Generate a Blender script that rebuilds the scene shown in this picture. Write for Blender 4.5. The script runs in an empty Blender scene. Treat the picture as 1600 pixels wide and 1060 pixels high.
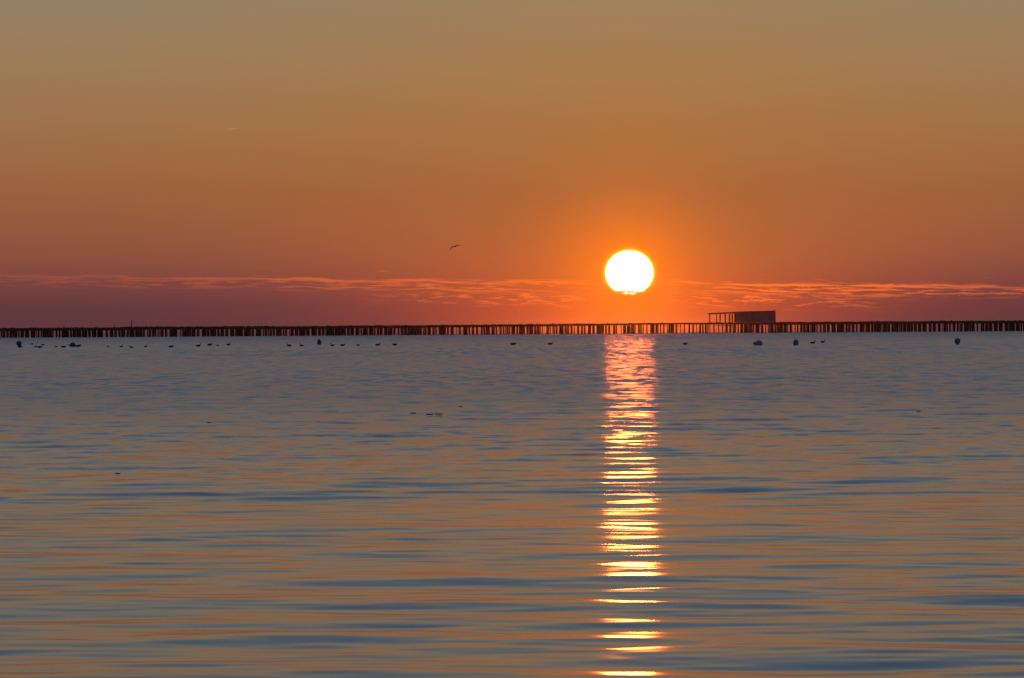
import bpy, bmesh, math, random
import numpy as np
from mathutils import Matrix, Vector

# ------------------------------------------------------------------ camera
F_PX = 8325.0                 # focal length in pixels of the 1600 px wide photograph
CAM_H = 1.2                   # tripod low on the shore
EARTH = 7.433e6               # earth radius with standard refraction: the sea curves away
sc = bpy.context.scene
cam_d = bpy.data.cameras.new('camera')
cam = bpy.data.objects.new('camera', cam_d)
sc.collection.objects.link(cam)
cam_d.sensor_width = 36.0
cam_d.lens = 36.0 * F_PX / 1600.0
cam_d.clip_start = 0.5
cam_d.clip_end = 300000.0
ROT = (Matrix.Rotation(math.radians(90 - 0.0908), 4, 'X') @ Matrix.Rotation(math.radians(-0.376), 4, 'Z'))
cam.matrix_world = Matrix.Translation((0, 0, CAM_H)) @ ROT
sc.camera = cam

# ------------------------------------------------------------------ sky, sun, exposure
SUN_AZ = math.radians(1.267)   # east of +Y
SUN_EL = math.radians(0.613)

def lin(c):
    return tuple(((v / 255.0) / 12.92 if v <= 10.3 else ((v / 255.0 + 0.055) / 1.055) ** 2.4) for v in c)

class NT:
    """small helper to write node trees"""
    def __init__(s, tree):
        s.t = tree; s.n = tree.nodes; s.l = tree.links
    def node(s, kind, **kw):
        n = s.n.new(kind)
        for k, v in kw.items(): setattr(n, k, v)
        return n
    def put(s, sock, v):
        if isinstance(v, bpy.types.NodeSocket): s.l.new(v, sock)
        else: sock.default_value = v
    def math(s, op, a, b=None, c=None, clamp=False):
        n = s.node('ShaderNodeMath', operation=op, use_clamp=clamp)
        for i, v in enumerate((a, b, c)):
            if v is not None: s.put(n.inputs[i], v)
        return n.outputs[0]
    def vmath(s, op, a, b=None):
        n = s.node('ShaderNodeVectorMath', operation=op)
        s.put(n.inputs[0], a)
        if b is not None: s.put(n.inputs[1], b)
        return n.outputs['Value'] if op in ('LENGTH', 'DOT_PRODUCT', 'DISTANCE') else n.outputs[0]
    def rng(s, v, a, b, c=0.0, d=1.0, kind='LINEAR'):
        n = s.node('ShaderNodeMapRange', interpolation_type=kind)
        n.inputs[0].default_value = 0
        s.put(n.inputs[0], v)
        for i, q in enumerate((a, b, c, d)): s.put(n.inputs[i + 1], q)
        return n.outputs[0]
    def xyz(s, x, y, z):
        n = s.node('ShaderNodeCombineXYZ')
        for i, v in enumerate((x, y, z)): s.put(n.inputs[i], v)
        return n.outputs[0]
    def sep(s, v):
        n = s.node('ShaderNodeSeparateXYZ'); s.put(n.inputs[0], v); return n.outputs
    def ramp(s, fac, stops, interp='LINEAR'):
        n = s.node('ShaderNodeValToRGB'); cr = n.color_ramp; cr.interpolation = interp
        while len(cr.elements) < len(stops): cr.elements.new(0.5)
        for e, (p, c) in zip(cr.elements, stops):
            e.position = p; e.color = (c[0], c[1], c[2], 1)
        s.put(n.inputs[0], fac); return n.outputs[0]
    def mix(s, f, a, b, blend='MIX'):
        n = s.node('ShaderNodeMix', data_type='RGBA', blend_type=blend)
        s.put(n.inputs[0], f)
        for i, v in ((6, a), (7, b)):
            s.put(n.inputs[i], (v[0], v[1], v[2], 1) if isinstance(v, tuple) else v)
        return n.outputs[2]
    def noise(s, vec, scale=1.0, detail=2.0, rough=0.5, dist=0.0):
        n = s.node('ShaderNodeTexNoise')
        s.put(n.inputs['Vector'], vec)
        for k, v in (('Scale', scale), ('Detail', detail), ('Roughness', rough), ('Distortion', dist)):
            s.put(n.inputs[k], v)
        return n.outputs

world = bpy.data.worlds.new('World')
sc.world = world
world.use_nodes = True
w = NT(world.node_tree); w.n.clear()
tc = w.node('ShaderNodeTexCoord')
dx, dy, dz = w.sep(w.vmath('NORMALIZE', tc.outputs['Generated']))[:3]
DEG = 180 / math.pi
elev = w.math('MULTIPLY', w.math('ARCSINE', dz), DEG)
azim = w.math('MULTIPLY', w.math('ARCTAN2', dx, dy), DEG)
daz = w.math('SUBTRACT', azim, SUN_AZ * DEG)
fac = w.math('SQRT', w.math('DIVIDE', w.math('MAXIMUM', elev, 0.0), 90.0))
HIGH = [(5.0, (132, 127, 114)), (7, (112, 119, 124)), (10, (95, 110, 131)), (15, (80, 102, 134)),
        (25, (68, 96, 138)), (45, (56, 86, 132)), (90, (46, 72, 118))]
AWAY = [(0.0, (86, 52, 60)), (0.28, (97, 57, 62)), (0.49, (114, 65, 64)), (0.83, (138, 80, 62)),
        (1.52, (152, 96, 62)), (2.2, (156, 113, 75)), (2.9, (154, 124, 90)), (3.6, (147, 130, 103))] + HIGH
TOSUN = [(0.0, (205, 84, 52)), (0.25, (222, 90, 42)), (0.45, (216, 96, 42)), (0.8, (198, 104, 50)),
         (1.48, (175, 104, 55)), (2.17, (173, 115, 64)), (2.86, (168, 124, 78)), (3.55, (161, 129, 93)),
         (5.0, (140, 129, 113))] + HIGH[1:]
sq = lambda st: [(math.sqrt(e / 90.0), lin(c)) for e, c in st]
away = w.ramp(fac, sq(AWAY))
tosun = w.ramp(fac, sq(TOSUN))
spread = w.rng(elev, 0.0, 1.7, 1.7, 4.0)
near = w.math('POWER', math.e, w.math('MULTIPLY', w.math('POWER', w.math('DIVIDE', w.math('ABSOLUTE', daz), spread), 1.5), -1.0))
base = w.mix(near, away, tosun)
# the open sky overhead: physical twilight sky blended in above the hazy layer
nish = w.node('ShaderNodeTexSky', sky_type='NISHITA')
nish.sun_disc = False
nish.sun_elevation = SUN_EL
nish.sun_rotation = SUN_AZ
nish.dust_density = 2.0
nishc = w.mix(1.0, nish.outputs[0], (0.1, 0.1, 0.1), 'MULTIPLY')
base = w.mix(w.rng(elev, 20.0, 60.0, 0.0, 0.5), base, nishc)
# aureole of the low sun in the dusty air
ex = w.math('MULTIPLY', daz, 1.0)
ey = w.math('MULTIPLY', w.math('SUBTRACT', elev, SUN_EL * DEG), 1.0)
rr = w.math('SQRT', w.math('ADD', w.math('MULTIPLY', ex, ex), w.math('MULTIPLY', ey, ey)))
a1 = w.math('POWER', math.e, w.math('MULTIPLY', w.math('POWER', w.math('DIVIDE', rr, 0.58), 1.6), -1.0))
base = w.mix(w.math('MULTIPLY', a1, 0.95), base, (1.15, 0.228, 0.004))
rim = w.math('SUBTRACT', w.math('SQRT', w.math('ADD', w.math('POWER', w.math('DIVIDE', daz, 0.265), 2.0), w.math('POWER', w.math('DIVIDE', w.math('SUBTRACT', elev, SUN_EL * DEG), 0.248), 2.0))), 1.0)
a2 = w.math('POWER', math.e, w.math('MULTIPLY', w.math('MAXIMUM', rim, 0.0), -14.0))
# thin cloud streaks low over the horizon
wob = w.noise(w.xyz(w.math('MULTIPLY', azim, 0.9), w.math('MULTIPLY', elev, 2.0), 3.1), 1.0, 2.0)[0]
ce = w.math('ADD', w.math('ADD', elev, w.math('MULTIPLY', azim, 0.017)), w.math('MULTIPLY', w.math('SUBTRACT', wob, 0.5), 0.10))
def streaks(sx, sy, seed, lo, hi, det=5.0):
    n = w.noise(w.xyz(w.math('MULTIPLY', azim, sx), w.math('MULTIPLY', ce, sy), seed), 1.0, det, 0.68, 0.12)[0]
    return w.rng(n, lo, hi, 0, 1, 'SMOOTHSTEP')
def band(c, up, dn):
    d = w.math('SUBTRACT', ce, c)
    return w.math('MINIMUM', w.rng(d, -dn, -dn * 0.2, 0, 1, 'SMOOTHSTEP'), w.rng(d, up * 0.3, up, 1, 0, 'SMOOTHSTEP'))
c1 = w.math('MULTIPLY', streaks(2.6, 48.0, 1.7, 0.50, 0.565, 10.0), band(0.50, 0.075, 0.13))
c2 = w.math('MULTIPLY', streaks(3.6, 34.0, 8.3, 0.51, 0.58, 10.0), band(0.36, 0.09, 0.14))
c2 = w.math('MULTIPLY', c2, w.rng(w.math('ABSOLUTE', daz), 1.6, 3.2, 1.0, 0.0, 'SMOOTHSTEP'))
c3 = w.math('MULTIPLY', streaks(1.6, 40.0, 4.4, 0.62, 0.72), band(0.60, 0.09, 0.06))
ln = w.noise(w.xyz(w.math('MULTIPLY', azim, 2.6), w.math('MULTIPLY', ce, 18.0), 6.6), 1.0, 9.0, 0.7)[0]
off = w.math('ABSOLUTE', w.math('ADD', w.math('SUBTRACT', ce, 0.525), w.math('MULTIPLY', w.math('SUBTRACT', ln, 0.5), 0.09)))
c4 = w.math('MULTIPLY', w.rng(off, 0.006, 0.022, 1.0, 0.0, 'SMOOTHSTEP'), streaks(1.1, 30.0, 2.9, 0.36, 0.56, 8.0))
c1 = w.math('MAXIMUM', w.math('MULTIPLY', c1, 0.8), c4)
cl = w.math('MAXIMUM', w.math('MAXIMUM', c1, w.math('MULTIPLY', c2, 0.7)), w.math('MULTIPLY', c3, 0.6))
cnear = w.math('POWER', math.e, w.math('MULTIPLY', w.math('POWER', w.math('DIVIDE', w.math('ABSOLUTE', w.math('SUBTRACT', daz, 0.6)), 4.3), 2.0), -1.0))
cloudcol = w.mix(cnear, lin((158, 78, 62)), (1.2, 0.205, 0.022))
sky = w.mix(w.math('MULTIPLY', cl, w.rng(cnear, 0.0, 1.0, 0.55, 0.95)), base, cloudcol)
sky = w.mix(w.math('MULTIPLY', a2, w.rng(elev, 0.36, 0.5, 0.0, 0.75)), sky, (1.3, 0.72, 0.03))
# one short far-off vapour trail
TA, TE = (364.5 - 800) / F_PX * DEG, (519.6 - 202.0) / F_PX * DEG
tx = w.math('DIVIDE', w.math('SUBTRACT', azim, TA), 0.075)
ty = w.math('DIVIDE', w.math('SUBTRACT', w.math('SUBTRACT', elev, TE), w.math('MULTIPLY', w.math('SUBTRACT', azim, TA), 0.03)), 0.0075)
trail = w.rng(w.math('ADD', w.math('MULTIPLY', tx, tx), w.math('MULTIPLY', ty, ty)), 0.1, 1.0, 0.5, 0.0, 'SMOOTHSTEP')
sky = w.mix(trail, sky, lin((196, 152, 112)))
bg = w.node('ShaderNodeBackground')
w.put(bg.inputs[0], sky); bg.inputs[1].default_value = 1.0
wo = w.node('ShaderNodeOutputWorld'); w.l.new(bg.outputs[0], wo.inputs[0])
world.cycles.sampling_method = 'AUTOMATIC'

SUN_COL = (1.0, 0.15, 0.02)
sun_l = bpy.data.lights.new('sun_light', 'SUN')
sun_l.energy = 0.017            # a sun half a degree up, dimmed by the whole air path
sun_l.angle = math.radians(0.53)
sun_l.color = SUN_COL
sun_lo = bpy.data.objects.new('sun_light', sun_l)
sc.collection.objects.link(sun_lo)
SUN_DIR = Vector((math.sin(SUN_AZ) * math.cos(SUN_EL), math.cos(SUN_AZ) * math.cos(SUN_EL), math.sin(SUN_EL)))
sun_lo.rotation_euler = SUN_DIR.to_track_quat('Z', 'Y').to_euler()

vs = sc.view_settings
vs.view_transform = 'Standard'; vs.look = 'None'; vs.exposure = 0.0; vs.gamma = 1.0; vs.use_curve_mapping = False
cy = sc.cycles
cy.sample_clamp_direct = 0; cy.sample_clamp_indirect = 3
cy.use_denoising = True
cy.denoiser = 'OPENIMAGEDENOISE'
cy.denoising_input_passes = 'RGB_ALBEDO_NORMAL'
cy.max_bounces = 6; cy.volume_bounces = 0
cy.caustics_reflective = False

# ------------------------------------------------------------------ helpers
C = sc.collection
def drop(d):
    return -d * d / (2 * EARTH)
RM = ROT.to_3x3()
def ray(px, py):
    return (RM @ Vector(((px - 800.0) / F_PX, -(py - 530.0) / F_PX, -1.0))).normalized()
def at(px, py, dist):
    """point seen at pixel px,py whose forward distance is dist"""
    r = ray(px, py); return Vector((0, 0, CAM_H)) + r * (dist / r.y)
def on_water(px, py):
    r = ray(px, py)
    d = CAM_H / max(-r.z, 1e-6)
    for _ in range(30):
        d = (CAM_H - drop(d)) / -r.z
    return Vector((r.x * d, r.y * d, drop(d)))
def obj(name, me, mat=None, parent=None):
    o = bpy.data.objects.new(name, me); C.objects.link(o)
    if mat and not me.materials: me.materials.append(mat)
    if parent: o.parent = parent
    return o
def tag(o, label, cat, group=None):
    o['label'] = label; o['category'] = cat
    if group: o['group'] = group
    return o
def empty(name, loc):
    o = bpy.data.objects.new(name, None); C.objects.link(o); o.location = loc; return o
def mesh_from(bm, name, smooth=False):
    me = bpy.data.meshes.new(name); bm.normal_update(); bm.to_mesh(me); bm.free()
    if smooth:
        me.polygons.foreach_set('use_smooth', [True] * len(me.polygons))
    return me
def add_box(bm, c, s, rz=0.0, lean=(0, 0)):
    hx, hy, hz = s[0] / 2, s[1] / 2, s[2] / 2
    vs_ = []
    for z in (-hz, hz):
        for x, y in ((-hx, -hy), (hx, -hy), (hx, hy), (-hx, hy)):
            q = Vector((x * math.cos(rz) - y * math.sin(rz), x * math.sin(rz) + y * math.cos(rz), z))
            q.x += lean[0] * z; q.y += lean[1] * z
            vs_.append(bm.verts.new(q + Vector(c)))
    for f in ((3, 2, 1, 0), (4, 5, 6, 7), (0, 1, 5, 4), (1, 2, 6, 5), (2, 3, 7, 6), (3, 0, 4, 7)):
        bm.faces.new([vs_[i] for i in f])
    return vs_
def loft(bm, rings, n=10, cap=True):
    """rings: (centre, direction, half width, half height); closed tube with shaped sections"""
    loops = []
    for c, d, a, b in rings:
        c = Vector(c); d = Vector(d).normalized()
        side = Vector((0, 1, 0)) if abs(d.y) < 0.9 else Vector((1, 0, 0))
        up = d.cross(side).normalized() * -1
        side = up.cross(d)
        loops.append([bm.verts.new(c + side * (a * math.cos(2 * math.pi * k / n)) + up * (b * math.sin(2 * math.pi * k / n))) for k in range(n)])
    for p, q in zip(loops, loops[1:]):
        for k in range(n):
            bm.faces.new((p[k], p[(k + 1) % n], q[(k + 1) % n], q[k]))
    if cap:
        bm.faces.new(loops[0][::-1]); bm.faces.new(loops[-1])
    return loops

def material(name, c0, c1, scale=3.0, rough=0.8, stretch=(1, 1, 1), bump=0.3, spec=0.3):
    m = bpy.data.materials.new(name); m.use_nodes = True
    t = NT(m.node_tree); t.n.clear()
    g = t.node('ShaderNodeTexCoord').outputs['Object']
    v = t.vmath('MULTIPLY', g, stretch)
    n = t.noise(v, scale, 5.0, 0.6)[0]
    col = t.mix(t.rng(n, 0.3, 0.7), c0, c1)
    p = t.node('ShaderNodeBsdfPrincipled')
    t.put(p.inputs['Base Color'], col)
    t.put(p.inputs['Roughness'], t.rng(n, 0.2, 0.8, rough - 0.12, min(1, rough + 0.12)))
    p.inputs['Specular IOR Level'].default_value = spec
    b = t.node('ShaderNodeBump'); b.inputs['Strength'].default_value = bump; b.inputs['Distance'].default_value = 0.02
    t.put(b.inputs['Height'], n); t.l.new(b.outputs[0], p.inputs['Normal'])
    o = t.node('ShaderNodeOutputMaterial'); t.l.new(p.outputs[0], o.inputs[0])
    return m
M = {}
M['pile'] = material('weathered_pile', (0.035, 0.026, 0.022), (0.10, 0.075, 0.06), 2.0, 0.85, (3, 3, 0.4))
M['deck'] = material('weathered_deck', (0.03, 0.024, 0.022), (0.075, 0.06, 0.052), 1.0, 0.9, (0.5, 3, 3))
M['hut'] = material('painted_sheet', (0.07, 0.062, 0.08), (0.10, 0.088, 0.11), 0.6, 0.8, (1, 1, 0.3))
M['roof'] = material('roof_sheet', (0.06, 0.05, 0.05), (0.11, 0.09, 0.085), 0.8, 0.7)
M['bird'] = material('dark_plumage', (0.012, 0.012, 0.015), (0.035, 0.033, 0.036), 14.0, 0.7)
M['bill'] = material('bill_horn', (0.25, 0.2, 0.14), (0.4, 0.33, 0.24), 30.0, 0.5)
M['gull'] = material('grey_plumage', (0.09, 0.09, 0.1), (0.2, 0.19, 0.19), 8.0, 0.8)
M['buoy'] = material('worn_buoy_plastic', (0.05, 0.048, 0.055), (0.09, 0.085, 0.09), 5.0, 0.55)
M['pale_buoy'] = material('faded_buoy_plastic', (0.14, 0.125, 0.13), (0.22, 0.19, 0.20), 5.0, 0.6)
M['ring'] = material('buoy_fitting', (0.03, 0.03, 0.03), (0.06, 0.055, 0.05), 8.0, 0.6)
M['scrap'] = material('dry_leaf', (0.06, 0.04, 0.025), (0.13, 0.09, 0.06), 30.0, 0.7)
M['reed'] = material('wet_reed', (0.02, 0.013, 0.008), (0.06, 0.04, 0.022), 30.0, 0.5)

# ------------------------------------------------------------------ sea
rng_ = np.random.default_rng(23)
def wave_field(X, Y, D, spacing):
    """sum of small wind ripples; wavelengths the local grid cannot hold are left to the shader"""
    H = np.zeros_like(X)
    NW = 160
    lam = np.exp(rng_.uniform(math.log(0.2), math.log(2.8), NW))
    th = rng_.normal(0, math.radians(24), NW) + math.radians(4)
    ph = rng_.uniform(0, 2 * math.pi, NW)
    tot_slope = 0.0245
    s_each = tot_slope * math.sqrt(2.0 / NW)
    for l, t, p in zip(lam, th, ph):
        k = 2 * math.pi / l
        wgt = 0.65 if l < 0.4 else 1.1
        a = s_each * wgt / k
        keep = np.clip((l / spacing - 2.2) / 2.5, 0, 1)
        H += a * keep * np.cos(k * (X * math.sin(t) + Y * math.cos(t)) + p)
    # gusty groups: ripples come and go
    G = np.zeros_like(X)
    for _ in range(14):
        l = math.exp(rng_.uniform(math.log(6), math.log(30))); t = rng_.uniform(-0.9, 0.9); p = rng_.uniform(0, 6.28)
        G += np.cos(2 * math.pi / l * (X * math.sin(t) * 2.0 + Y * math.cos(t)) + p)
    G = G / math.sqrt(7)
    return H * np.clip(1.0 + 0.22 * G, 0.45, 1.7)

D0, D1 = 13.0, 150.0
NR = 1500
inv = np.linspace(1 / D0, 1 / D1, NR)
rows = np.concatenate([[2.0, 6.0, 10.0], 1 / inv, np.geomspace(D1 * 1.04, 6800.0, 80)])
a_in = np.linspace(-13.0, 13.0, 560)
a_out = np.array([14, 16, 20, 30, 45, 62, 80], float)
cols = np.radians(np.concatenate([-a_out[::-1], a_in, a_out]))
Dm, Am = np.meshgrid(rows, cols, indexing='ij')
X = Dm * np.sin(Am); Y = Dm * np.cos(Am)
rs = np.gradient(rows)[:, None] * np.ones_like(Am)
cs = Dm * np.gradient(cols)[None, :]
spacing = np.maximum(rs, cs * 0.6)
Z = -Dm ** 2 / (2 * EARTH) + wave_field(X, Y, Dm, spacing)
nr, nc = Dm.shape
co = np.stack([X, Y, Z], -1).reshape(-1, 3).astype(np.float32)
idx = np.arange(nr * nc).reshape(nr, nc)
quads = np.stack([idx[:-1, :-1], idx[:-1, 1:], idx[1:, 1:], idx[1:, :-1]], -1).reshape(-1, 4)
me = bpy.data.meshes.new('water')
me.vertices.add(len(co)); me.vertices.foreach_set('co', co.ravel())
me.loops.add(quads.size); me.loops.foreach_set('vertex_index', quads.ravel().astype(np.int32))
me.polygons.add(len(quads)); me.polygons.foreach_set('loop_start', np.arange(0, quads.size, 4, dtype=np.int32))
me.polygons.foreach_set('loop_total', np.full(len(quads), 4, np.int32))
me.update(calc_edges=True)
me.polygons.foreach_set('use_smooth', np.ones(len(quads), bool))
me.flip_normals() if me.polygons[len(quads) // 2].normal.z < 0 else None

wm = bpy.data.materials.new('sea_water'); wm.use_nodes = True
t = NT(wm.node_tree); t.n.clear()
geo = t.node('ShaderNodeNewGeometry')
pos = geo.outputs['Position']
px_, py_, pz_ = t.sep(pos)[:3]
dist = t.vmath('LENGTH', pos)
chop = t.rng(dist, 26.0, 110.0, 0.0, 1.0, 'SMOOTHSTEP')         # open, wind-ruffled water away from the sheltered shore
far = t.rng(dist, 120.0, 1600.0, 0.0, 1.0, 'SMOOTHSTEP')
def scale(v, f):
    n = t.node('ShaderNodeVectorMath', operation='SCALE'); t.put(n.inputs[0], v); t.put(n.inputs[3], f); return n.outputs[0]
# ripples the mesh is too coarse to hold, then wave groups farther and farther out
# (fronts steeper towards the shore, so the mean slope leans that way)
LAYERS = [((2.4, 1.8), (0.035, 0.06), (12, 25, 60, 120), 2.0, 0.03),
          ((2.6, 1.1), (0.04, 0.24), (28, 65, 120, 200), 2.5, 0.055),
          ((2.6, 0.36), (0.05, 0.36), (65, 140, 260, 420), 2.5, 0.055),
          ((1.8, 0.08), (0.05, 0.40), (180, 340, 700, 1100), 2.5, 0.05),
          ((0.85, 0.02), (0.04, 0.40), (480, 900, 9000, 9500), 2.5, 0.05)]
slope = None
for (fx, fy), (ax, ay), (d0, d1, d2, d3), det, skew in LAYERS:
    nn = t.vmath('SUBTRACT', t.noise(t.vmath('MULTIPLY', pos, (fx, fy, 0)), 1.0, det, 0.6)[1], (0.5, 0.5 + skew, 0.5))
    wgt = t.math('MULTIPLY', t.rng(dist, d0, d1, 0, 1, 'SMOOTHSTEP'), t.rng(dist, d2, d3, 1, 0, 'SMOOTHSTEP'))
    lay = scale(t.vmath('MULTIPLY', nn, (ax, ay, 0)), wgt)
    slope = lay if slope is None else t.vmath('ADD', slope, lay)
nrm = t.vmath('NORMALIZE', t.vmath('ADD', geo.outputs['Normal'], slope))
p = t.node('ShaderNodeBsdfPrincipled')
p.inputs['Base Color'].default_value = (0.012, 0.022, 0.035, 1)
p.inputs['IOR'].default_value = 1.333
t.put(p.inputs['Roughness'], t.math('ADD', t.math('ADD', 0.11, t.math('MULTIPLY', chop, 0.08)), t.math('MULTIPLY', far, 0.09)))
t.put(p.inputs['Normal'], nrm)
o = t.node('ShaderNodeOutputMaterial'); t.l.new(p.outputs[0], o.inputs[0])
water = obj('water', me, wm); water['kind'] = 'structure'

# ------------------------------------------------------------------ the sun itself
SD = 90000.0
bm = bmesh.new()
bmesh.ops.create_uvsphere(bm, u_segments=64, v_segments=48, radius=1.0)
sm = bpy.data.materials.new('sun_surface'); sm.use_nodes = True
t = NT(sm.node_tree); t.n.clear()
oc = t.node('ShaderNodeTexCoord').outputs['Object']
ox, oy, oz = t.sep(oc)[:3]
edge = t.node('ShaderNodeLayerWeight'); edge.inputs[0].default_value = 0.5
hot = t.ramp(edge.outputs['Facing'], [(0.0, (1.5, 1.35, 1.2)), (0.5, (1.5, 1.3, 1.1)), (0.66, (1.5, 1.15, 0.75)), (0.84, (1.35, 0.85, 0.2)), (1.0, (0.9, 0.35, 0.01))])
# its foot is veiled by the low cloud streaks
nz = t.noise(t.xyz(t.math('MULTIPLY', ox, 4.2), 0.7, t.math('MULTIPLY', oz, 7.0)), 1.0, 3.0, 0.6)[0]
lev = t.math('ADD', oz, t.math('MULTIPLY', t.math('SUBTRACT', nz, 0.5), 0.36))
veil = t.rng(lev, -0.87, -0.70, 0.0, 1.0, 'SMOOTHSTEP')
gap = t.math('MULTIPLY', t.math('MULTIPLY', t.rng(lev, -0.96, -0.90, 0, 1), t.rng(lev, -0.89, -0.85, 1, 0)), t.rng(t.math('ABSOLUTE', t.math('ADD', ox, 0.02)), 0.16, 0.34, 0.4, 0.0))
em = t.node('ShaderNodeEmission')
t.put(em.inputs[0], hot)
t.put(em.inputs[1], t.math('ADD', veil, gap))
tr = t.node('ShaderNodeBsdfTransparent')
ad = t.node('ShaderNodeAddShader'); t.l.new(em.outputs[0], ad.inputs[0]); t.l.new(tr.outputs[0], ad.inputs[1])
o = t.node('ShaderNodeOutputMaterial'); t.l.new(ad.outputs[0], o.inputs[0])
sun = obj('sun', mesh_from(bm, 'sun', True), sm)
sun.location = at(983.5, 426.5, SD)
r = SD * 37.9 / F_PX
sun.scale = (r, r, r * 35.4 / 37.9)
sm.cycles.emission_sampling = 'NONE'
tag(sun, 'blazing white setting sun just above the horizon clouds', 'sun')

# ------------------------------------------------------------------ the long pier of piles
random.seed(5)
PD = 2000.0
MPP = PD / F_PX                       # metres per photo pixel at the pier
def pier_x(px): return (px - 800.0) * MPP
def wz(x, y): return drop(math.hypot(x, y))
pier = empty('pier', (0, PD, 0))
tag(pier, 'long dark pier on crowded wooden piles along the whole horizon', 'pier')
def deck_h(px):                       # height of the deck's top above the water
    pts = [(-300, 3.62), (155, 3.62), (165, 3.78), (420, 3.72), (430, 3.6), (800, 3.78), (1000, 3.95), (1250, 3.95), (1700, 3.98), (2000, 3.98)]
    for (a, ha), (b, hb) in zip(pts, pts[1:]):
        if px <= b: return ha + (hb - ha) * (px - a) / (b - a)
    return 3.98
def deck_t(px):
    pts = [(-300, 1.15), (500, 1.05), (900, 0.85), (1010, 0.6), (1140, 0.62), (1200, 0.95), (1700, 1.05), (2000, 1.1)]
    for (a, ha), (b, hb) in zip(pts, pts[1:]):
        if px <= b: return ha + (hb - ha) * (px - a) / (b - a)
    return 1.1
px = -230.0
while px < 1830:
    L = random.uniform(38, 70)
    c = px + L / 2; x = pier_x(c)
    h = deck_h(c) + random.uniform(-0.05, 0.05); th = deck_t(c)
    z = wz(x, PD)
    bm = bmesh.new()
    add_box(bm, (x, 5.0, z + h - th * 0.25), (L * MPP - 0.03, 12.5, th * 0.5))                      # planked top
    for yy in (-0.9, 2.5, 6.0, 9.5, 10.9):                                                         # stringers under it
        add_box(bm, (x, yy, z + h - th * 0.75 - 0.002), (L * MPP - 0.06, 0.35, th * 0.5))
    n = int(L * MPP / 1.2)
    for k in range(n):                                                                             # uneven load of ropes and boards
        if random.random() < 0.55:
            xx = x + (k + 0.5 - n / 2) * 1.2
            hh = random.uniform(0.05, 0.22)
            add_box(bm, (xx, random.uniform(0, 8), z + h + hh / 2 + 0.003), (random.uniform(0.5, 1.3), 1.5, hh), random.uniform(-0.2, 0.2))
    obj('deck_section', mesh_from(bm, 'deck_section'), M['deck'], pier)
    px += L
def pile_mesh():
    bm = bmesh.new()
    n = 8; loops = []
    for z, r in ((-1.0, 0.52), (0.25, 0.50), (0.6, 0.47), (0.98, 0.45), (1.0, 0.44)):
        loops.append([bm.verts.new((r * math.cos(2 * math.pi * k / n), r * math.sin(2 * math.pi * k / n), z)) for k in range(n)])
    for p_, q_ in zip(loops, loops[1:]):
        for k in range(n): bm.faces.new((p_[k], p_[(k + 1) % n], q_[(k + 1) % n], q_[k]))
    bm.faces.new(loops[-1]); bm.faces.new(loops[0][::-1])
    return mesh_from(bm, 'pile')
PM = pile_mesh()
def back_density(p_):
    pts = [(-300, 1.0), (640, 0.85), (720, 0.40), (900, 0.5), (1000, 0.35), (1040, 0.12), (1150, 0.15), (1200, 0.45), (1300, 0.75), (2000, 0.95)]
    for (a, ha), (b, hb) in zip(pts, pts[1:]):
        if p_ <= b: return ha + (hb - ha) * (p_ - a) / (b - a)
    return 0.8
# front row: each pile its own part
px = -12.0
while px < 1614:
    x = pier_x(px); z = wz(x, PD)
    o = obj('pile', PM, M['pile'], pier)
    h = deck_h(px) - deck_t(px) * 0.6
    wd = random.choice((0.36, 0.44, 0.5, 0.58, 0.66, 0.85))
    o.location = (x, random.uniform(-0.25, 0.1), z)
    o.scale = (wd, wd * 0.9, h)
    o.rotation_euler = (random.uniform(-0.02, 0.02), random.gauss(0, 0.022), random.uniform(0, 3))
    px += random.uniform(4.3, 7.6) if random.random() < 0.87 else random.uniform(3.0, 4.3)
# the rows behind it
bm = bmesh.new()
for row, yy in enumerate((3.3, 6.8, 10.4)):
    px = -150.0 + row * 2.3
    while px < 1760:
        if random.random() < back_density(px):
            x = pier_x(px); h = deck_h(px) - deck_t(px) * 0.6; wd = random.uniform(0.35, 0.75)
            add_box(bm, (x, yy + random.uniform(-0.3, 0.3), wz(x, PD) + h / 2 - 0.5), (wd, wd, h + 1.0), random.uniform(-0.3, 0.3), (random.gauss(0, 0.02), 0))
        px += random.uniform(4, 9.5)
o = obj('pile_rows', mesh_from(bm, 'pile_rows'), M['pile'], pier); o['kind'] = 'stuff'
# brace rail under the thin part of the deck
bm = bmesh.new()
xa, xb = pier_x(1036), pier_x(1066)
add_box(bm, ((xa + xb) / 2, -0.62, wz(xa, PD) + 2.75), (xb - xa, 0.14, 0.2))
obj('brace_rail', mesh_from(bm, 'brace_rail'), M['deck'], pier)
bm = bmesh.new()
xa, xb = pier_x(1118), pier_x(1146)
add_box(bm, ((xa + xb) / 2, -0.62, wz(xa, PD) + 2.8), (xb - xa, 0.14, 0.28))
obj('brace_rail', mesh_from(bm, 'brace_rail'), M['deck'], pier)

def deck_top(px): return wz(pier_x(px), PD) + deck_h(px) + 0.06

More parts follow.
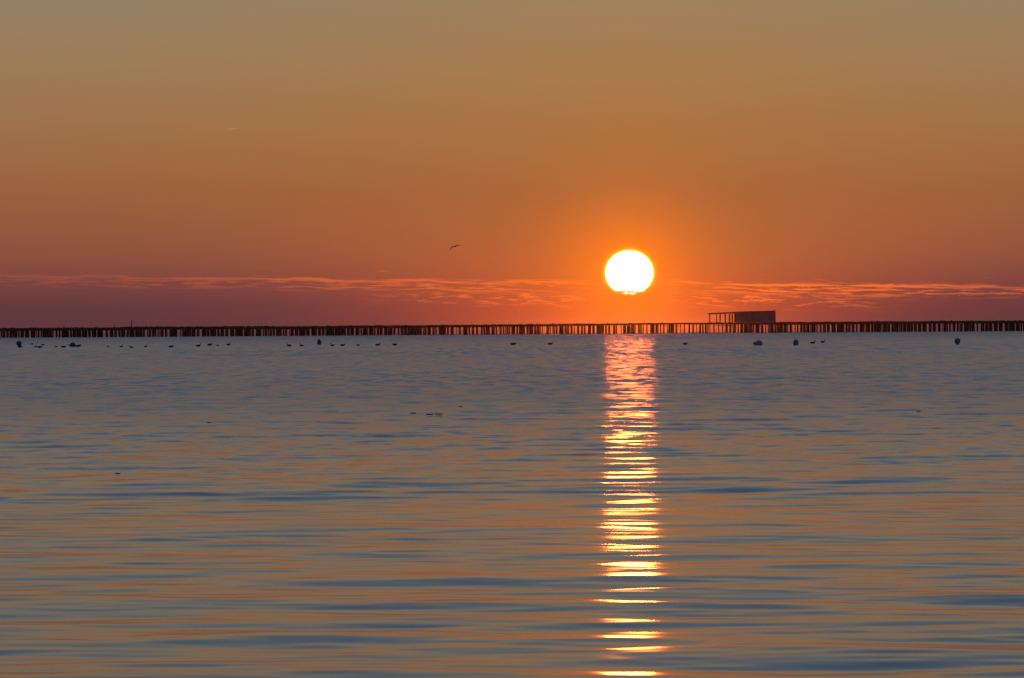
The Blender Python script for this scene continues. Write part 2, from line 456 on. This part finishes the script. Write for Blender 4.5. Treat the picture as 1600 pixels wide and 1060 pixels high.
# hut with its sheet walls, lean roof
hx0, hx1 = pier_x(1151), pier_x(1212)
hz = deck_top(1180)
hut = empty('hut', ((hx0 + hx1) / 2, PD + 4.0, hz))
tag(hut, 'low windowless flat-roofed hut standing on the pier right of the sun', 'hut')
Lh = hx1 - hx0; Wh = 6.0
H0, H1 = 3.78, 4.10
def wall_panel(ax, ay, bx, by, ha, hb, nm):
    """sheet wall with upright folds between two corners"""
    bm = bmesh.new()
    d = Vector((bx - ax, by - ay, 0)); ln = d.length; u = d / ln; nrm_ = Vector((u.y, -u.x, 0))
    n = max(4, int(ln / 0.3)); lo = []; hi = []
    for side in (0, 1):
        for k in range(n + 1):
            f = k / n; off = (0.04 if k % 2 else 0.0) - side * 0.08
            b_ = Vector((ax, ay, 0)) + d * f + nrm_ * off
            lo.append(bm.verts.new(b_)); hi.append(bm.verts.new(b_ + Vector((0, 0, ha + (hb - ha) * f))))
    m = n + 1
    for k in range(n):
        bm.faces.new((lo[k], lo[k + 1], hi[k + 1], hi[k]))
        bm.faces.new((lo[m + k + 1], lo[m + k], hi[m + k], hi[m + k + 1]))
        bm.faces.new((hi[k], hi[k + 1], hi[m + k + 1], hi[m + k]))
    bm.faces.new((lo[0], hi[0], hi[m], lo[m])); bm.faces.new((lo[n], lo[m + n], hi[m + n], hi[n]))
    return obj('wall', mesh_from(bm, nm), M['hut'], hut)
a, b = Lh / 2, Wh / 2
wall_panel(-a, -b, a, -b, H0, H1, 'wall_front')
wall_panel(a, -b + 0.1, a, b - 0.1, H1, H1, 'wall_end')
wall_panel(a, b, -a, b, H1, H0, 'wall_back')
wall_panel(-a, b - 0.1, -a, -b + 0.1, H0, H0, 'wall_end')
bm = bmesh.new()
vs_ = add_box(bm, (0, 0, 0), (Lh + 0.3, Wh + 0.6, 0.22))
for v in vs_: v.co.z += (H0 + H1) / 2 + 0.12 + (H1 - H0) * v.co.x / Lh
roof = obj('roof', mesh_from(bm, 'roof'), M['roof'], hut)
for k in range(9):
    bm = bmesh.new(); xx = -a + Lh * (k + 0.5) / 9
    add_box(bm, (xx, 0, (H0 + H1) / 2 + 0.262 + (H1 - H0) * xx / Lh), (0.1, Wh + 0.5, 0.06))
    obj('batten', mesh_from(bm, 'batten'), M['roof'], roof)
for sx in (-1, 1):
    bm = bmesh.new()
    add_box(bm, (sx * (a + 0.03), -b - 0.03, (H1 if sx > 0 else H0) / 2), (0.16, 0.16, H1 if sx > 0 else H0))
    obj('corner_post', mesh_from(bm, 'corner_post'), M['roof'], hut)

# open shelter on thin posts beside the hut
sx0, sx1 = pier_x(1108.5), pier_x(1150.6)
sh = empty('shelter', ((sx0 + sx1) / 2, PD + 4.0, hz))
tag(sh, 'open roof on thin posts leaning against the left end of the pier hut', 'shelter')
Ls = sx1 - sx0
for px, wd in ((1109.8, 0.2), (1120.5, 0.16), (1126, 0.24), (1134, 0.28), (1140.8, 0.34), (1145.2, 0.26), (1149.3, 0.3)):
    xx = pier_x(px) - sh.location.x
    hh = 3.36 + 0.40 * (xx / Ls + 0.5)
    for yy in (-2.6, 2.6):
        bm = bmesh.new()
        add_box(bm, (xx + (0.02 if yy > 0 else 0), yy, hh / 2), (wd, wd, hh))
        obj('post', mesh_from(bm, 'post'), M['deck'], sh)
bm = bmesh.new()
vs_ = add_box(bm, (0, 0, 0), (Ls + 0.7, 6.0, 0.2))
for v in vs_: v.co.z += 3.56 + 0.1 + 0.40 * v.co.x / Ls; v.co.x -= 0.33
rf = obj('roof', mesh_from(bm, 'shelter_roof'), M['roof'], sh)
for yy in (-2.6, 2.6):
    bm = bmesh.new()
    vs_ = add_box(bm, (0, yy, 0), (Ls, 0.16, 0.3))
    for v in vs_: v.co.z += 3.40 + 0.40 * v.co.x / Ls
    obj('beam', mesh_from(bm, 'beam'), M['deck'], rf)

# thin mast and stub posts on the deck
def pole(px, h, wd, label, flags=False):
    e = empty('mast' if flags else 'stub_post', (pier_x(px), PD + 1.0, deck_top(px) - 0.1))
    tag(e, label, 'mast' if flags else 'post')
    bm = bmesh.new()
    loft(bm, [((0, 0, 0), (0, 0, 1), wd * 1.5, wd * 1.5), ((0, 0, h * 0.25), (0, 0, 1), wd, wd), ((-0.05, 0, h), (0, 0, 1), wd * 0.5, wd * 0.5)], 8)
    obj('shaft', mesh_from(bm, 'shaft'), M['deck'], e)
    if flags:
        bm = bmesh.new(); add_box(bm, (-0.03, 0, h * 0.72), (0.7, 0.08, 0.1)); obj('crossbar', mesh_from(bm, 'crossbar'), M['deck'], e)
    else:
        bm = bmesh.new(); add_box(bm, (-0.03, 0, h + 0.05), (wd * 2.6, wd * 2.6, 0.12)); obj('cap', mesh_from(bm, 'cap'), M['deck'], e)
pole(205.7, 3.0, 0.15, 'thin upright mast rising from the left part of the pier', True)
pole(178.8, 0.85, 0.13, 'short stub post on the pier just left of the thin mast')
pole(100.0, 0.5, 0.22, 'stubby knob on the pier deck above the leftmost floating buoys')
pole(409.0, 0.7, 0.12, 'short lone stub post on the pier deck a quarter across from left')
pole(1007.0, 0.75, 0.12, 'short stub post on the pier deck directly under the sun')

# ------------------------------------------------------------------ water birds
def bird_mesh(kind):
    bm = bmesh.new()
    body = [((-0.235, 0, 0.075), (1, 0, -0.1), 0.012, 0.010), ((-0.19, 0, 0.062), (1, 0, -0.1), 0.040, 0.026),
            ((-0.12, 0, 0.045), (1, 0, 0), 0.078, 0.060), ((-0.03, 0, 0.040), (1, 0, 0), 0.095, 0.078),
            ((0.06, 0, 0.043), (1, 0, 0.1), 0.088, 0.074)]
    if kind == 'swim':
        nk = [((0.125, 0, 0.062), (1, 0, 0.5), 0.062, 0.060), ((0.155, 0, 0.105), (0.6, 0, 1), 0.036, 0.036), ((0.165, 0, 0.15), (0.4, 0, 1), 0.028, 0.030)]
        hd = [((0.178, 0, 0.185), (1, 0, 0.5), 0.032, 0.036), ((0.205, 0, 0.192), (1, 0, 0), 0.030, 0.030), ((0.228, 0, 0.186), (1, 0, -0.1), 0.014, 0.014), ((0.268, 0, 0.178), (1, 0, -0.1), 0.005, 0.004)]
    elif kind == 'rest':
        nk = [((0.125, 0, 0.066), (1, 0, 0.4), 0.060, 0.056), ((0.155, 0, 0.088), (1, 0, 0.7), 0.038, 0.036)]
        hd = [((0.178, 0, 0.108), (1, 0, 0.3), 0.034, 0.034), ((0.205, 0, 0.112), (1, 0, 0), 0.030, 0.028), ((0.225, 0, 0.106), (1, 0, -0.1), 0.013, 0.012), ((0.258, 0, 0.098), (1, 0, -0.1), 0.005, 0.004)]
    else:
        nk = [((0.11, 0, 0.075), (0.9, 0, 0.8), 0.060, 0.060), ((0.13, 0, 0.14), (0.2, 0, 1), 0.036, 0.036), ((0.135, 0, 0.21), (0.1, 0, 1), 0.027, 0.028)]
        hd = [((0.142, 0, 0.25), (0.7, 0, 0.8), 0.030, 0.034), ((0.168, 0, 0.268), (1, 0, 0.1), 0.028, 0.028), ((0.19, 0, 0.266), (1, 0, 0), 0.013, 0.013), ((0.236, 0, 0.262), (1, 0, 0), 0.005, 0.004)]
    loft(bm, body + nk + hd, 10)
    # folded wings lying along the back
    for sgn in (-1, 1):
        loft(bm, [((0.06, sgn * 0.072, 0.068), (-1, 0, 0), 0.012, 0.03), ((-0.04, sgn * 0.083, 0.076), (-1, 0, 0), 0.018, 0.042), ((-0.15, sgn * 0.055, 0.082), (-1, 0, 0), 0.014, 0.026), ((-0.25, sgn * 0.016, 0.092), (-1, 0, 0.1), 0.004, 0.006)], 8)
    return mesh_from(bm, 'water_bird_' + kind, True)
BM = {k: bird_mesh(k) for k in ('swim', 'rest', 'stretch')}
# px, py of the waterline, width in photo pixels, heading (degrees, 0 = to the right), pose, label
BIRDS = [
 (33.5, 543.2, 4.5, 10, 'rest', 'small dark bird at the foot of the leftmost teardrop buoy'),
 (50.0, 538.6, 5.0, 175, 'rest', 'low faint bird farthest out just right of the leftmost buoy'),
 (55.5, 542.8, 5.0, 20, 'swim', 'small dark bird touching the left of a longer one near the leftmost buoy'),
 (62.0, 543.8, 8.0, 5, 'rest', 'long low dark bird, second right of the leftmost buoy'),
 (67.0, 540.0, 5.5, 170, 'rest', 'dark bird sitting a little farther out above the long low bird'),
 (87.5, 542.6, 4.5, 185, 'swim', 'tiny dark bird midway between the two leftmost buoys'),
 (99.0, 543.4, 8.0, 180, 'rest', 'long low dark bird just left of the domed buoy at left'),
 (122.5, 542.2, 9.0, 4, 'rest', 'long dark bird touching the right side of the domed left buoy'),
 (169.0, 542.6, 4.5, 15, 'rest', 'tiny dark bird alone right of the domed left buoy'),
 (189.5, 542.8, 6.0, 10, 'swim', 'dark bird left of the pair below the thin mast'),
 (205.0, 543.9, 6.5, 170, 'swim', 'dark bird floating straight below the thin mast'),
 (228.0, 542.6, 6.0, 12, 'stretch', 'upright dark bird with stretched neck right of the mast'),
 (267.5, 543.0, 8.0, 6, 'rest', 'dark bird floating alone between the upright bird and the group of four'),
 (310.0, 541.8, 8.0, 8, 'swim', 'leftmost bird of the spaced group of four left of centre'),
 (328.0, 540.2, 8.0, 3, 'rest', 'second bird from left in the spaced group of four'),
 (340.0, 540.4, 5.0, 176, 'rest', 'smallest bird, third in the spaced group of four'),
 (357.0, 539.8, 7.0, 10, 'swim', 'rightmost bird of the spaced group of four, head to the right'),
 (451.5, 541.3, 8.0, 184, 'swim', 'dark bird facing left, the farther one left of the upright egg-shaped buoy'),
 (471.0, 541.2, 7.0, 176, 'stretch', 'dark bird facing left with raised head, nearest left of the egg-shaped buoy'),
 (519.5, 541.0, 7.5, 186, 'swim', 'dark bird facing left just right of the egg-shaped buoy'),
 (535.5, 540.8, 8.0, 2, 'rest', 'second bird right of the egg-shaped buoy'),
 (559.5, 540.5, 6.0, 175, 'rest', 'short dark bird, third right of the egg-shaped buoy'),
 (590.5, 540.4, 8.0, 6, 'swim', 'dark bird facing right, fourth right of the egg-shaped buoy'),
 (616.5, 540.0, 8.0, 182, 'rest', 'last dark bird of the row right of the egg-shaped buoy'),
 (802.0, 539.2, 9.5, 3, 'rest', 'long low dark bird in open water left of the sun path'),
 (860.0, 538.8, 8.5, 8, 'rest', 'dark bird nearest to the left edge of the sun path'),
 (1070.5, 538.8, 8.0, 178, 'rest', 'dark bird alone just right of the sun path'),
 (1270.0, 537.3, 8.5, 4, 'swim', 'dark bird facing right, the nearer of the pair beside the peaked buoy'),
 (1285.5, 535.8, 7.5, 2, 'swim', 'dark bird facing right, the farther of the pair beside the peaked buoy'),
]
for px, py, wpx, hd, pose, label in BIRDS:
    p_ = on_water(px, py)
    o = obj('water_bird', BM[pose], M['bird'])
    s_ = wpx / F_PX * p_.y / 0.49
    o.location = p_ + Vector((0, 0, 0.0)); o.scale = (s_ * 1.08, s_ * 1.1, s_ * 1.5); o.rotation_euler = (0, 0, math.radians(hd))
    tag(o, label, 'bird', 'dark water birds resting on the sea')
# a bird standing on the pier
bm = bmesh.new()
loft(bm, [((-0.30, 0, 0.22), (0.8, 0, 1), 0.03, 0.02), ((-0.16, 0, 0.36), (0.6, 0, 1), 0.11, 0.09), ((-0.02, 0, 0.58), (0.3, 0, 1), 0.15, 0.13),
          ((0.03, 0, 0.80), (0.1, 0, 1), 0.10, 0.09), ((0.04, 0, 0.98), (0, 0, 1), 0.05, 0.05), ((0.05, 0, 1.12), (0.3, 0, 1), 0.06, 0.06),
          ((0.12, 0, 1.20), (1, 0, 0.2), 0.05, 0.05), ((0.18, 0, 1.20), (1, 0, 0), 0.022, 0.022), ((0.30, 0, 1.19), (1, 0, 0), 0.008, 0.008)], 10)
for sgn in (-1, 1):
    loft(bm, [((-0.05, sgn * 0.06, 0.0), (0, 0, 1), 0.022, 0.022), ((-0.04, sgn * 0.06, 0.42), (0, 0, 1), 0.03, 0.03)], 6)
o = obj('perched_bird', mesh_from(bm, 'perched_bird', True), M['bird'])
o.location = (pier_x(816), PD + 1.0, deck_top(816) + 0.02); o.scale = (0.95, 0.95, 0.95)
tag(o, 'dark bird standing upright on the pier left of the sun', 'bird')

# gull in flight
GD = 480.0
g0 = at(711.2, 385.4, GD); mp = GD / F_PX
bm = bmesh.new()
loft(bm, [((0.02, 0.26, -0.02), (0, -1, 0), 0.05, 0.008), ((0.01, 0.17, 0), (0, -1, 0), 0.035, 0.025), ((0, 0.04, 0), (0, -1, 0), 0.06, 0.058),
          ((-0.01, -0.10, 0.0), (0, -1, 0), 0.055, 0.055), ((-0.02, -0.17, 0.015), (0, -1, 0), 0.032, 0.034), ((-0.025, -0.21, 0.02), (0, -1, 0), 0.036, 0.036),
          ((-0.03, -0.245, 0.016), (0, -1, 0), 0.016, 0.016), ((-0.03, -0.29, 0.01), (0, -1, 0), 0.004, 0.005)], 10)
def wing(pts):
    rings = []
    for i, (x, z, ch, y) in enumerate(pts):
        q = pts[min(i + 1, len(pts) - 1)]; r_ = pts[max(i - 1, 0)]
        rings.append(((x * mp, y, -z * mp), (q[0] - r_[0], 0, -(q[1] - r_[1])), ch / 2, max(0.01, ch * 0.2)))
    loft(bm, rings, 8)
wing([(0, 0.1, 0.19, 0.0), (-2.5, 0.0, 0.17, -0.02), (-4.6, 0.8, 0.15, -0.03), (-6.3, 2.8, 0.11, 0.0), (-7.6, 4.9, 0.05, 0.05), (-8.0, 5.7, 0.012, 0.08)])
wing([(0, 0.1, 0.19, 0.0), (2.0, -1.2, 0.17, -0.02), (4.0, -2.2, 0.14, -0.03), (6.0, -1.3, 0.09, 0.0), (8.0, -0.1, 0.04, 0.05), (8.6, 0.2, 0.012, 0.07)])
o = obj('flying_gull', mesh_from(bm, 'flying_gull', True), M['bird'])
o.location = g0; o.scale = (1.1, 1.1, 1.15)
tag(o, 'dark gull gliding with arched wings in the orange sky', 'bird')

# ------------------------------------------------------------------ buoys
def lathe(bm, prof, n=18, axis='Z', lean=(0, 0)):
    loops = []
    for r_, z in prof:
        loops.append([bm.verts.new((r_ * math.cos(2 * math.pi * k / n) + lean[0] * z, r_ * math.sin(2 * math.pi * k / n) + lean[1] * z, z)) for k in range(n)])
    for p_, q_ in zip(loops, loops[1:]):
        for k in range(n): bm.faces.new((p_[k], p_[(k + 1) % n], q_[(k + 1) % n], q_[k]))
    bm.faces.new(loops[0][::-1]); bm.faces.new(loops[-1])
def buoy(px, py, wpx, hpx, prof, label, lean=0.0, side=False, eye=(0, 1.0)):
    p_ = on_water(px, py); mpp = p_.y / F_PX
    e = empty('buoy', p_); tag(e, label, 'buoy', 'mooring buoys afloat before the pier')
    bm = bmesh.new(); lathe(bm, prof)
    W, H = wpx * mpp, hpx * mpp
    for v in bm.verts:
        x, y, z = v.co
        v.co = (x * W / 2 + lean * z * H, y * W / 2, z * H)
    obj('float', mesh_from(bm, 'float', True), M['pale_buoy' if px > 1000 else 'buoy'], e)
    # moulded eye the mooring rope runs through
    bm = bmesh.new(); n = 12; R_ = 0.03 * W + 0.01; loops = []
    cx, cz = eye[0] * W / 2 + lean * eye[1] * H, eye[1] * H
    for i in range(n):
        a_ = 2 * math.pi * i / n
        loops.append([bm.verts.new((cx + (R_ + R_ * 0.35 * math.cos(b_)) * math.cos(a_), R_ * 0.35 * math.sin(b_), cz + (R_ + R_ * 0.35 * math.cos(b_)) * math.sin(a_))) for b_ in (0, 1.57, 3.14, 4.71)])
    for i in range(n):
        p2, q2 = loops[i], loops[(i + 1) % n]
        for k in range(4): bm.faces.new((p2[k], q2[k], q2[(k + 1) % 4], p2[(k + 1) % 4]))
    obj('mooring_eye', mesh_from(bm, 'mooring_eye', True), M['ring'], e)
    return e
TEAR = [(0.12, -0.35), (0.38, -0.1), (0.5, 0.1), (0.72, 0.30), (0.95, 0.52), (1.0, 0.70), (0.86, 0.87), (0.55, 0.97), (0.12, 1.0)]
EGG = [(0.3, -0.35), (0.72, -0.1), (0.9, 0.15), (1.0, 0.42), (0.93, 0.65), (0.7, 0.85), (0.4, 0.96), (0.1, 1.0)]
DOME = [(0.4, -0.5), (0.8, -0.2), (0.98, 0.1), (1.0, 0.3), (0.88, 0.58), (0.66, 0.8), (0.38, 0.95), (0.1, 1.0)]
PEAK = [(0.6, -0.4), (0.96, -0.3), (1.0, -0.1), (1.0, 0.35), (0.96, 0.62), (0.62, 0.82), (0.3, 0.93), (0.1, 1.0)]
BALL = [(0.4, -0.3), (0.55, -0.05), (0.55, 0.1), (0.86, 0.27), (1.0, 0.55), (0.9, 0.8), (0.6, 0.95), (0.1, 1.0)]
buoy(30.5, 543.2, 8.6, 10.2, TEAR, 'leftmost dark teardrop buoy, leaning, narrow end down', -0.12, eye=(0.35, 0.02))
buoy(113.8, 542.2, 9.5, 7.0, DOME, 'dark domed buoy at left with a pointed end to the left', 0.0, eye=(-1.28, 0.5))
buoy(498.8, 538.8, 6.4, 8.6, EGG, 'upright egg-shaped dark buoy left of centre')
buoy(1185.0, 540.0, 13.0, 8.3, DOME, 'largest buoy, low dark dome with pointed left end below the hut')
buoy(1243.5, 539.8, 8.2, 10.0, PEAK, 'straight-sided dark buoy with peaked top right of the hut')
buoy(1496.0, 538.4, 9.4, 9.8, BALL, 'rightmost dark ball-shaped buoy on a narrow foot')
# pointed snouts of the two buoys lying on their side
for b_, W, H in ((bpy.data.objects['buoy.001'], 9.5, 7.0), (bpy.data.objects['buoy.003'], 13.0, 8.3)):
    mpp = b_.location.y / F_PX
    bm = bmesh.new()
    loft(bm, [((-0.15 * W * mpp, 0, 0.42 * H * mpp), (-1, 0, -0.1), 0.40 * W * mpp, 0.42 * H * mpp), ((-0.40 * W * mpp, 0, 0.40 * H * mpp), (-1, 0, 0), 0.27 * W * mpp, 0.29 * H * mpp),
              ((-0.58 * W * mpp, 0, 0.39 * H * mpp), (-1, 0, 0), 0.13 * W * mpp, 0.15 * H * mpp), ((-0.72 * W * mpp, 0, 0.38 * H * mpp), (-1, 0, 0), 0.04 * W * mpp, 0.05 * H * mpp)], 12)
    obj('snout', mesh_from(bm, 'snout', True), M['pale_buoy' if b_.location.x > 0 else 'buoy'], b_)

# ------------------------------------------------------------------ flotsam
def flotsam(px, py, wpx, hpx, label, cat, name, kinks, seed):
    rr_ = random.Random(seed)
    p_ = on_water(px, py); mpp = p_.y / F_PX
    L = wpx * mpp; T = max(hpx * mpp, 0.004)
    bm = bmesh.new(); rings = []
    n = 9
    for k in range(n):
        f = k / (n - 1); tp = math.sin(math.pi * (0.06 + 0.88 * f)) ** 0.5
        rings.append((((f - 0.5) * L, rr_.uniform(-0.1, 0.1) * L * kinks, T * 0.3 + rr_.uniform(-0.25, 0.25) * T * kinks), (1, 0, 0), T * 1.2 * tp, T * 0.45 * tp))
    loft(bm, rings, 8)
    o = obj(name, mesh_from(bm, name, True), M['reed' if cat == 'reed' else 'scrap'])
    hgt = water_height(p_.x, p_.y)
    o.location = (p_.x, p_.y, hgt + 0.004)
    tag(o, label, cat)
kd = co.reshape(nr, nc, 3)
def water_height(x, y):
    d = math.hypot(x, y); a_ = math.atan2(x, y)
    i = int(np.argmin(abs(rows - d))); j = int(np.argmin(abs(cols - a_)))
    return float(kd[max(0, i - 2):i + 3, max(0, j - 2):j + 3, 2].max())
flotsam(645.5, 648.2, 10, 2.0, 'short dark reed stub afloat, left of the longer pair', 'reed', 'floating_reed', 1, 1)
flotsam(671.5, 650.2, 14, 2.2, 'dark floating reed, left half of the joined pair mid-water', 'reed', 'floating_reed', 1, 2)
flotsam(685.5, 649.6, 13, 2.2, 'dark floating reed, right half of the joined pair mid-water', 'reed', 'floating_reed', 1, 3)
flotsam(719.5, 636.2, 6, 1.4, 'tiny brown scrap afloat up right of the reed pair', 'debris', 'floating_scrap', 0.5, 4)
flotsam(326.5, 662.3, 8, 1.6, 'small brown scrap afloat on the left water, farther out', 'debris', 'floating_scrap', 0.5, 5)
flotsam(184.0, 741.5, 9, 2.2, 'small dark leaf-like scrap afloat near lower left', 'debris', 'floating_scrap', 0.3, 6)
flotsam(1435.5, 644.5, 7, 1.5, 'tiny dark scrap afloat on the far right water', 'debris', 'floating_scrap', 0.5, 7)

# ------------------------------------------------------------------ haze over the water
HAZE = True
if HAZE:
    bm = bmesh.new()
    add_box(bm, (0, 3450, 4.0), (15000, 7300, 17.5))
    hm = bpy.data.materials.new('sea_haze'); hm.use_nodes = True
    t = NT(hm.node_tree); t.n.clear()
    v = t.node('ShaderNodeVolumePrincipled')
    v.inputs['Color'].default_value = (0.95, 0.9, 0.88, 1)
    v.inputs['Density'].default_value = 0.000015
    v.inputs['Anisotropy'].default_value = 0.98
    o = t.node('ShaderNodeOutputMaterial'); t.l.new(v.outputs[0], o.inputs['Volume'])
    hz_ = obj('haze', mesh_from(bm, 'haze'), hm); hz_['kind'] = 'stuff'
